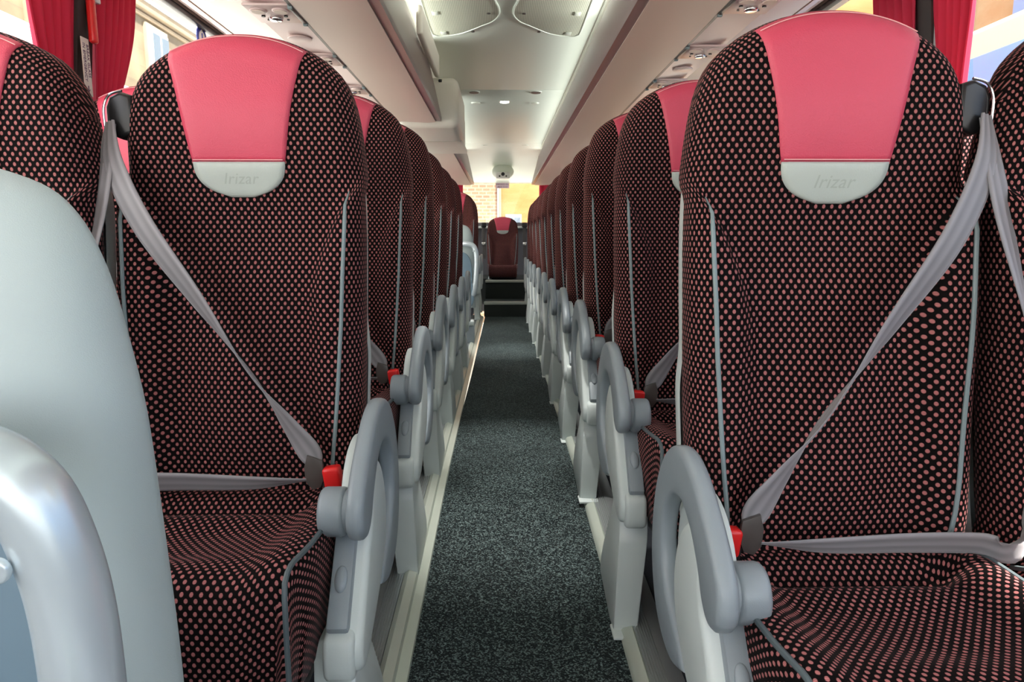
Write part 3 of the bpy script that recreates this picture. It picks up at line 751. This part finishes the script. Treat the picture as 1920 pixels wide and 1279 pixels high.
# ceiling grilles
def grille(s_, label):
    pts = [(-.318, 3.955), (-.36, 3.93), (-.37, 3.85), (-.369, 3.4), (-.365, 2.9), (-.30, 2.8), (-.12, 2.85), (-.045, 3.1), (-.030, 3.38), (-.013, 3.49), (-.012, 3.6), (-.045, 3.70), (-.094, 3.765), (-.21, 3.905)]
    pts = [(.028+s_*(-(p[0]-.028)), p[1]) for p in cr(pts, 4, True)]
    cx = sum(p[0] for p in pts)/len(pts); cy = sum(p[1] for p in pts)/len(pts)
    root = thing('ceiling_grille', label, 'air grille', (cx, cy, ZC), 'ribbed ceiling grilles')
    MB().prism([(x-cx, y-cy) for x, y in pts], 'z', -.004, .004).build('grille_mesh', M['grille'], root)
    rim = [((x-cx)*1.02, (y-cy)*1.012, -.003) for x, y in pts]; rim.append(rim[0])
    MB().tube(rim, .0045, 8).build('rim', M['ceil'], root)
    for dy, dx in ((.10, .135), (.43, .12)): MB().box((s_*dx, dy, -.006), (.03, .05, .006), .002).build('bracket', M['strip'], root)
    for a_, b_ in ((-.13, .10), (-.04, .40)): MB().cyl((s_*a_, b_, -.006), .009, .004, 'z', 12).build('screw', M['clip'], root)
grille(-1, 'left ribbed air grille in the ceiling panel at the top edge of the picture')
grille(1, 'right ribbed air grille in the ceiling panel at the top edge of the picture')
# downlights
def spot(x, y, r, m, label, ring=M['strip']):
    root = thing('downlight', label, 'ceiling light', (x, y, ZC), 'flush ceiling downlights')
    MB().cyl((0, 0, -.001), r, .008, 'z', 28, bev=.002).build('bezel', ring, root)
    MB().cyl((0, 0, -.006), r*.8, .006, 'z', 24).build('lens', m, root)
spots = [(-.204, 5.43, .045, M['clip'], 'dark recessed ceiling spot, left one of the front pair'), (.268, 5.43, .045, M['clip'], 'dark recessed ceiling spot, right one of the front pair'),
         (-.207, 5.86, .040, M['ceil'], 'pale ceiling spot left of the chrome one'), (.276, 5.86, .040, M['ceil'], 'pale ceiling spot right of the chrome one'),
         (-.20, 8.45, .05, M['ceil'], 'far pale ceiling spot on the left by the second seam'), (.289, 8.45, .05, M['ceil'], 'far pale ceiling spot on the right by the second seam')]
for x, y, r, m, l in spots: spot(x, y, r, m, l)
spot(.030, 5.80, .045, M['lamp'], 'chrome ringed round ceiling lamp on the centre line', M['chrome'])

# monitor pod hanging on the left rack
pod = thing('monitor_housing', 'cream moulded housing of the fold-down monitor between the left luggage racks', 'monitor', (-.42, 4.0, 1.5))
o_ = (.42, -4.0, -1.5)
def rbox(x0, x1, y0, y1, z0, z1, b, seg=4): return MB().box(((x0+x1)/2, (y0+y1)/2, (z0+z1)/2), (x1-x0, y1-y0, z1-z0), b, seg)
a1 = rbox(-.60, -.245, 4.12, 4.82, 1.515, 1.80, .045).shift(o_).build('housing_body', M['pod'], pod)
rbox(-.62, -.275, 4.79, 5.46, 1.53, 1.79, .035).shift(o_).build('rear_cowl', M['pod'], pod)
MB().prism([(4.70, 1.512), (5.46, 1.525), (5.49, 1.54), (5.46, 1.555), (4.74, 1.54)], 'x', -.64, -.262, .006).shift(o_).build('base_flange', M['pod'], pod)
rbox(-.60, -.43, 4.15, 5.40, 1.78, 1.975, .02, 2).shift(o_).build('ceiling_mount', M['pod'], pod)
sc_ = rbox(-.386, -.356, 3.30, 4.16, 1.80, 1.93, .012, 3).shift(o_).build('folded_screen', M['pod'], pod)
MB().cyl((-.350, 4.13, 1.775), .011, .02, 'x', 20, bev=.004).shift(o_).build('hinge', M['black'], sc_)

# rear camera / sensor dome and sticker
cam = thing('rear_sensor', 'white sensor box on the rear ceiling above the back window', 'sensor', (.025, 9.55, 1.72))
MB().ball((0, .0, .05), .15, (1, .7, .7), 28).build('dome', M['ceil'], cam)
b2 = MB().box((0, -.12, -.01), (.19, .09, .085), .018, 3).build('sensor_box', M['white'], cam)
MB().cyl((0, -.168, .005), .024, .008, 'y', 18).build('lens', M['black'], b2)
for dx in (-.045, .045): MB().cyl((dx, -.168, -.022), .012, .008, 'y', 12).build('led', M['clip'], b2)
st = thing('emergency_sticker', 'small lilac emergency exit break glass sticker at the top of the rear window', 'sticker', (.022, YR-.004, 1.625))
MB().box((0, 0, 0), (.19, .003, .075), 0).build('sticker_sheet', M['stickp'], st)
for t_, dz in (('EMERGENCY EXIT', .018), ('BREAK GLASS', -.018)):
    tm = text_mb(t_, .024, .0006); xf(tm, Matrix.Translation((0, -.003, dz)) @ Matrix.Rotation(R(90), 4, 'X')).build('lettering', M['ink'], st, False)

# curtains
def curtain(s_, y0, y1, ytie, ztop_, zbot, label, n=5, amp=.022):
    vs = []; fs = []; NU, NV = 60, 26
    for i in range(NV):
        t = i/(NV-1); z = ztop_+(zbot-ztop_)*t
        w = 1-.45*float(sm(.25, .95, t))
        for k in range(NU):
            u = k/(NU-1); y = ytie+((y0+(y1-y0)*u)-ytie)*w
            a = amp*(1+.35*math.sin(5*u+2*t)); f = math.sin(u*n*6.283+1.1*math.sin(3*t+u*2)+.6*t*math.sin(9*u))
            vs.append((s_*(XW(z)-.030-a*(.6+.4*f)), y, z))
    for i in range(NV-1):
        for k in range(NU-1): fs.append((i*NU+k, i*NU+k+1, (i+1)*NU+k+1, (i+1)*NU+k))
    o = mesh('curtain', vs, fs, M['curtain'], None, True)
    md = o.modifiers.new('s', 'SOLIDIFY'); md.thickness = .0025
    return tag(o, label, 'curtain', 'crimson window curtains')
curtain(-1, 1.82, 2.055, 2.03, 1.72, 1.12, 'crimson curtain on the near side of the left window pillar', 5)
curtain(-1, 2.115, 2.36, 2.14, 1.72, 1.12, 'crimson curtain on the far side of the left window pillar', 6)
curtain(1, 1.79, 1.98, 1.93, 1.72, 1.10, 'crimson curtain on the near side of the right window pillar', 5)
curtain(1, 2.04, 2.28, 2.06, 1.72, 1.10, 'crimson curtain on the far side of the right window pillar', 5)
for s_, l in ((-1, 'left'), (1, 'right')):
    o = mesh('curtain', [(s_*(.55+.5*k/30), YR-.06-.02*math.sin(k*1.3), z) for z in (1.66, 1.35, 1.0) for k in range(31)], [(i*31+k, i*31+k+1, (i+1)*31+k+1, (i+1)*31+k) for i in range(2) for k in range(30)], M['curtain'])
    md = o.modifiers.new('s', 'SOLIDIFY'); md.thickness = .003
    tag(o, 'crimson curtain at the far %s corner of the rear window' % l, 'curtain', 'crimson window curtains')

# emergency hammer and notice on the left pillar
xp = -(XW(1.5)-.052)
hm = thing('emergency_hammer', 'red handled emergency hammer clipped to the left window pillar', 'hammer', (xp, 2.09, 1.440))
MB().box((.012, 0, .055), (.020, .026, .125), .008, 3).build('handle', M['redp'], hm)
MB().box((.014, 0, .128), (.026, .050, .018), .004).build('holder_clip', M['wframe'], hm)
MB().box((.012, .030, .118), (.018, .022, .016), .005).build('strap', M['wframe'], hm)
MB().tube([(.012, -.03, .175), (.012, .03, .175)], [.010, .004], 10).build('hammer_head', M['redp'], hm)
ns = thing('emergency_notice', 'narrow upright cream emergency notice with a down arrow on the left window pillar', 'sign', (xp+.0015, 2.062, 1.362))
MB().box((0, 0, 0), (.002, .036, .158), 0).build('notice_sheet', M['stick'], ns)
rotm = Matrix(((0, 0, 1, 0), (0, -1, 0, 0), (1, 0, 0, 0), (0, 0, 0, 1)))
def side_text(t_, size, dy, dz, par, m=M['ink']):
    tm = text_mb(t_, size, .0004)
    # reads downwards on a face looking along +x
    mx = Matrix(((0, 0, 1, .0014), (0, 1, 0, dy), (-1, 0, 0, dz), (0, 0, 0, 1)))
    return xf(tm, mx).build('lettering', m, par, False)
side_text('IN EMERGENCY', .0150, -.008, .012, ns); side_text('BREAK GLASS', .0150, .009, .018, ns)
MB().prism([(-.004, -.052), (.0, -.052), (.0, -.064), (.006, -.060), (-.002, -.072), (-.010, -.060), (-.004, -.064)], 'x', .0012, .002).build('arrow', M['ink'], ns)
# round blue sticker on the left window pane
yb = 2.96; zb = 1.685
bs = thing('window_sticker', 'round blue and white sticker at the top of the left window', 'sticker', (-(XW(zb)+.004), yb, zb))
MB().cyl((0, 0, 0), .047, .003, 'x', 32).build('sticker_disc', M['blue'], bs)
MB().ball((.002, 0, 0), .030, (.06, 1, 1), 20).ball((.002, .0, .03), .008, (.1, 1, 1), 12).build('sticker_figure', M['white'], bs)
MB().tube([(.004, -.006, .018), (.004, -.006, -.004), (.004, .012, -.006), (.004, .016, -.022)], .003, 6).build('figure_line', M['blue'], bs)

# small folding footrest on the rail by the middle doorway
fr = thing('folding_bracket', 'small angular grey metal bracket on the left rail by the middle doorway', 'bracket', (-.26, 5.62, .02))
MB().box((.0, 0, .075), (.075, .10, .15), .01, 2).build('bracket_body', M['arm'], fr)
MB().box((-.06, 0, .165), (.19, .12, .045), .012, 3).build('bracket_top', M['shell'], fr)
MB().box((-.09, -.02, .09), (.09, .05, .06), .006).build('catch', M['black'], fr)

# ------------------------------------------------------------------ outside
GZ = -1.35
struct(MB().box((0, 15, GZ-.05), (90, 110, .1)).build('ground', M['asphalt']))
def facade_window(par, fx, y0, y1, z0, z1, fm, s_, n=1):
    """window on a wall facing x"""
    w = MB().box((fx, (y0+y1)/2, (z0+z1)/2), (.16, y1-y0, z1-z0), .01).build('window', fm, par)
    k = n; 
    for q in range(k):
        a = y0+(y1-y0)*(q+.12)/k; b = y0+(y1-y0)*(q+.88)/k
        MB().box((fx+s_*.09, (a+b)/2, (z0+z1)/2), (.03, b-a, (z1-z0)*.86)).build('pane', M['wglass'], w)
bl = thing('stone_building', 'yellow sandstone building with white framed windows seen through the left windows', 'building', (-12.5, 18, GZ))
def rel(mb, o): return mb.shift((-o.location.x, -o.location.y, -o.location.z))
rel(MB().box((-12.5, 22, 3.9), (1, 44, 10.5)), bl).build('wall', M['stone'], bl)
rel(MB().prism([(-11.75, 8.65), (-11.75, 8.95), (-12.6, 10.1), (-13.2, 10.1), (-13.2, 8.65)], 'y', 0, 44), bl).build('roof', M['slate'], bl)
rel(MB().box((-11.95, 22, 8.55), (.3, 44, .35), .03), bl).build('cornice', M['sandtrim'], bl)
rel(MB().box((-11.96, 22, 8.24), (.10, 44, .14), .03), bl).build('string_course', M['sandtrim'], bl)
for y0 in (5.2, 8.2, 11.3, 14.6, 18.6, 24.6, 30.2, 36):
    for z0 in (1.6, 5.2):
        w = rel(MB().box((-11.97, y0+.55, z0+1.35), (.18, 1.5, 3.0), .02), bl).build('window_surround', M['sandtrim'], bl)
        for q in (0, 1):
            rel(MB().box((-11.84, y0+.22+q*.62, z0+1.35), (.10, .56, 2.62), .01), bl).build('window_frame', M['wframe'], w)
            rel(MB().box((-11.77, y0+.22+q*.62, z0+1.35), (.06, .40, 2.40)), bl).build('pane', M['wglass'], w)
br = thing('ochre_building', 'ochre and orange rendered building with blue paned windows seen through the right windows', 'building', (10.5, 16, GZ))
rel(MB().box((10.5, 8, 3.4), (1, 18, 9.5)), br).build('wall', M['ochre'], br)
for y0 in (2.8, 6, 9.2, 12.55, 15.2):
    for z0 in (1.2, 5.0):
        w = rel(MB().box((9.96, y0+.6, z0+.9), (.14, 1.4, 2.0), .02), br).build('window', M['gframe'], br)
        for q in range(3):
            for r_ in range(2): rel(MB().box((9.87, y0+.16+q*.44, z0+.45+r_*.88), (.06, .36, .76)), br).build('pane', M['vglass'], w)
bb = thing('rear_brick_building', 'sunlit salmon brick wall seen on the left of the rear window', 'building', (-6, 18, GZ))
rel(MB().box((-2.35, 18.5, 3.5), (4.5, 1, 9.7)), bb).build('wall', M['brick'], bb)
rel(MB().box((-.03, 17.97, 3.5), (.06, .12, 9.7), .02), bb).build('drainpipe', M['sandtrim'], bb)
bo = thing('rear_orange_building', 'bright orange plastered house wall with a small grey window behind the rear window', 'building', (5, 18, GZ))
rel(MB().box((5.0, 18.55, 3.5), (10.0, 1, 9.7)), bo).build('wall', M['orange'], bo)
w = rel(MB().box((.32, 18.02, .93), (.42, .10, 1.10), .01), bo).build('window', M['gframe'], bo)
for q in (-1, 1):
    for r_ in (-1, 0, 1): rel(MB().box((.32+q*.095, 17.96, .93+r_*.33), (.15, .04, .28)), bo).build('pane', M['wglass'], w)

def van(name, x, y0, y1, h, col, label, s_):
    v = thing(name, label, 'vehicle', (x, (y0+y1)/2, GZ)); L = y1-y0; hh = h-GZ
    prof = [(-L/2, .45), (L/2, .45), (L/2, 1.2), (L/2-.02, 1.5), (L/2-.06, hh-.15), (L/2-.18, hh), (-L/2+.15, hh), (-L/2, hh-.2)]
    MB().prism(prof, 'x', -1.05, 1.05, .05, 3).build('body', M[col], v)
    for yy in (-L/2+1.0, L/2-1.0):
        for sx in (-1, 1):
            w = MB().cyl((sx*.95, yy, .36), .36, .22, 'x', 28, bev=.04).build('wheel', M['tyre'], v)
            MB().cyl((sx*1.07, yy, .36), .2, .02, 'x', 20).build('hubcap', M['chrome'], w)
    return v
v1 = van('delivery_van', -4.3, -2.5, 5.75, 2.36, 'white', 'plain white van parked left, its high side filling the near left window', 1)
MB().box((1.052, 0, 3.35), (.01, 7.2, .012)).build('body_seam', M['clip'], v1)
v2 = van('white_van', -4.3, 6.1, 10.5, 2.2, 'white', 'lower white van parked beyond the first one on the left', 1)
v3 = van('parked_coach', 4.3, -3.5, 9.0, 2.30, 'cream', 'cream parked coach with blue side glass seen through the right window', -1)
MB().box((-1.055, 0, 2.85), (.02, 11.6, 1.20), .01).build('side_window', M['vglass'], v3)

# ------------------------------------------------------------------ light, camera
wd = bpy.data.worlds.new('sky'); SC.world = wd; wd.use_nodes = True; nt = wd.node_tree
sky = nt.nodes.new('ShaderNodeTexSky'); sky.sky_type = 'NISHITA'; sky.sun_disc = False; sky.sun_elevation = R(48); sky.sun_rotation = R(200); sky.air_density = 1; sky.dust_density = 3; sky.ozone_density = 1
bg = nt.nodes['Background']; bg.inputs[1].default_value = .22
mixn = nt.nodes.new('ShaderNodeMix'); mixn.data_type = 'RGBA'; mixn.inputs[0].default_value = .55; mixn.inputs[7].default_value = (6.5, 6.7, 7.0, 1)
nt.links.new(sky.outputs[0], mixn.inputs[6]); nt.links.new(mixn.outputs[2], bg.inputs[0])
sl = bpy.data.lights.new('sun', 'SUN'); sl.energy = 12; sl.angle = R(3); sl.color = (1, .94, .85)
so = bpy.data.objects.new('sun', sl); COL.objects.link(so); so.rotation_euler = (R(28), 0, R(48))
# added area lights hidden behind the rack lips, to brighten the ceiling
for s_, xi in ((-1, .342), (1, .386)):
    for a, b in ((-1.5, 4.0), (5.6, 8.7)) if s_ < 0 else ((-1.5, 3.6), (3.6, 8.7)):
        al = bpy.data.lights.new('added_cove_light', 'AREA'); al.shape = 'RECTANGLE'; al.size = .03; al.size_y = b-a; al.spread = R(75); al.energy = (.62 if a < 3 else .35)*(b-a); al.color = (.98, 1, .95)
        ao = bpy.data.objects.new('added_cove_light', al); COL.objects.link(ao); ao.location = (s_*(xi+.165), (a+b)/2, 1.915)
        zz = Vector((s_*.975, 0, -.22)).normalized(); yy = Vector((0, 1, 0)); xx = yy.cross(zz)
        ao.rotation_euler = Matrix((xx, yy, zz)).transposed().to_euler()
# added spots with no fitting over the gangway, for light pools on the carpet
for y_ in (2.05, 2.80, 5.35):
    pl = bpy.data.lights.new('ceiling_lamp', 'SPOT'); pl.energy = 75; pl.spot_size = R(30); pl.spot_blend = 1; pl.shadow_soft_size = .04; pl.color = (1, .97, .93)
    po = bpy.data.objects.new('ceiling_lamp', pl); COL.objects.link(po); po.location = (.03, y_, 1.955)
cd = bpy.data.cameras.new('camera'); cd.sensor_width = 36; cd.lens = 24; cd.clip_start = .02
co = bpy.data.objects.new('camera', cd); COL.objects.link(co); co.location = (0, 0, .88)
co.rotation_euler = (R(90-8.6), 0, -math.atan(20/1280)); SC.camera = co
SC.view_settings.view_transform = 'Standard'; SC.view_settings.look = 'None'; SC.view_settings.gamma = 1; SC.view_settings.exposure = 1.3
SC.cycles.max_bounces = 8; SC.cycles.diffuse_bounces = 5; SC.cycles.transparent_max_bounces = 12; SC.cycles.use_denoising = True
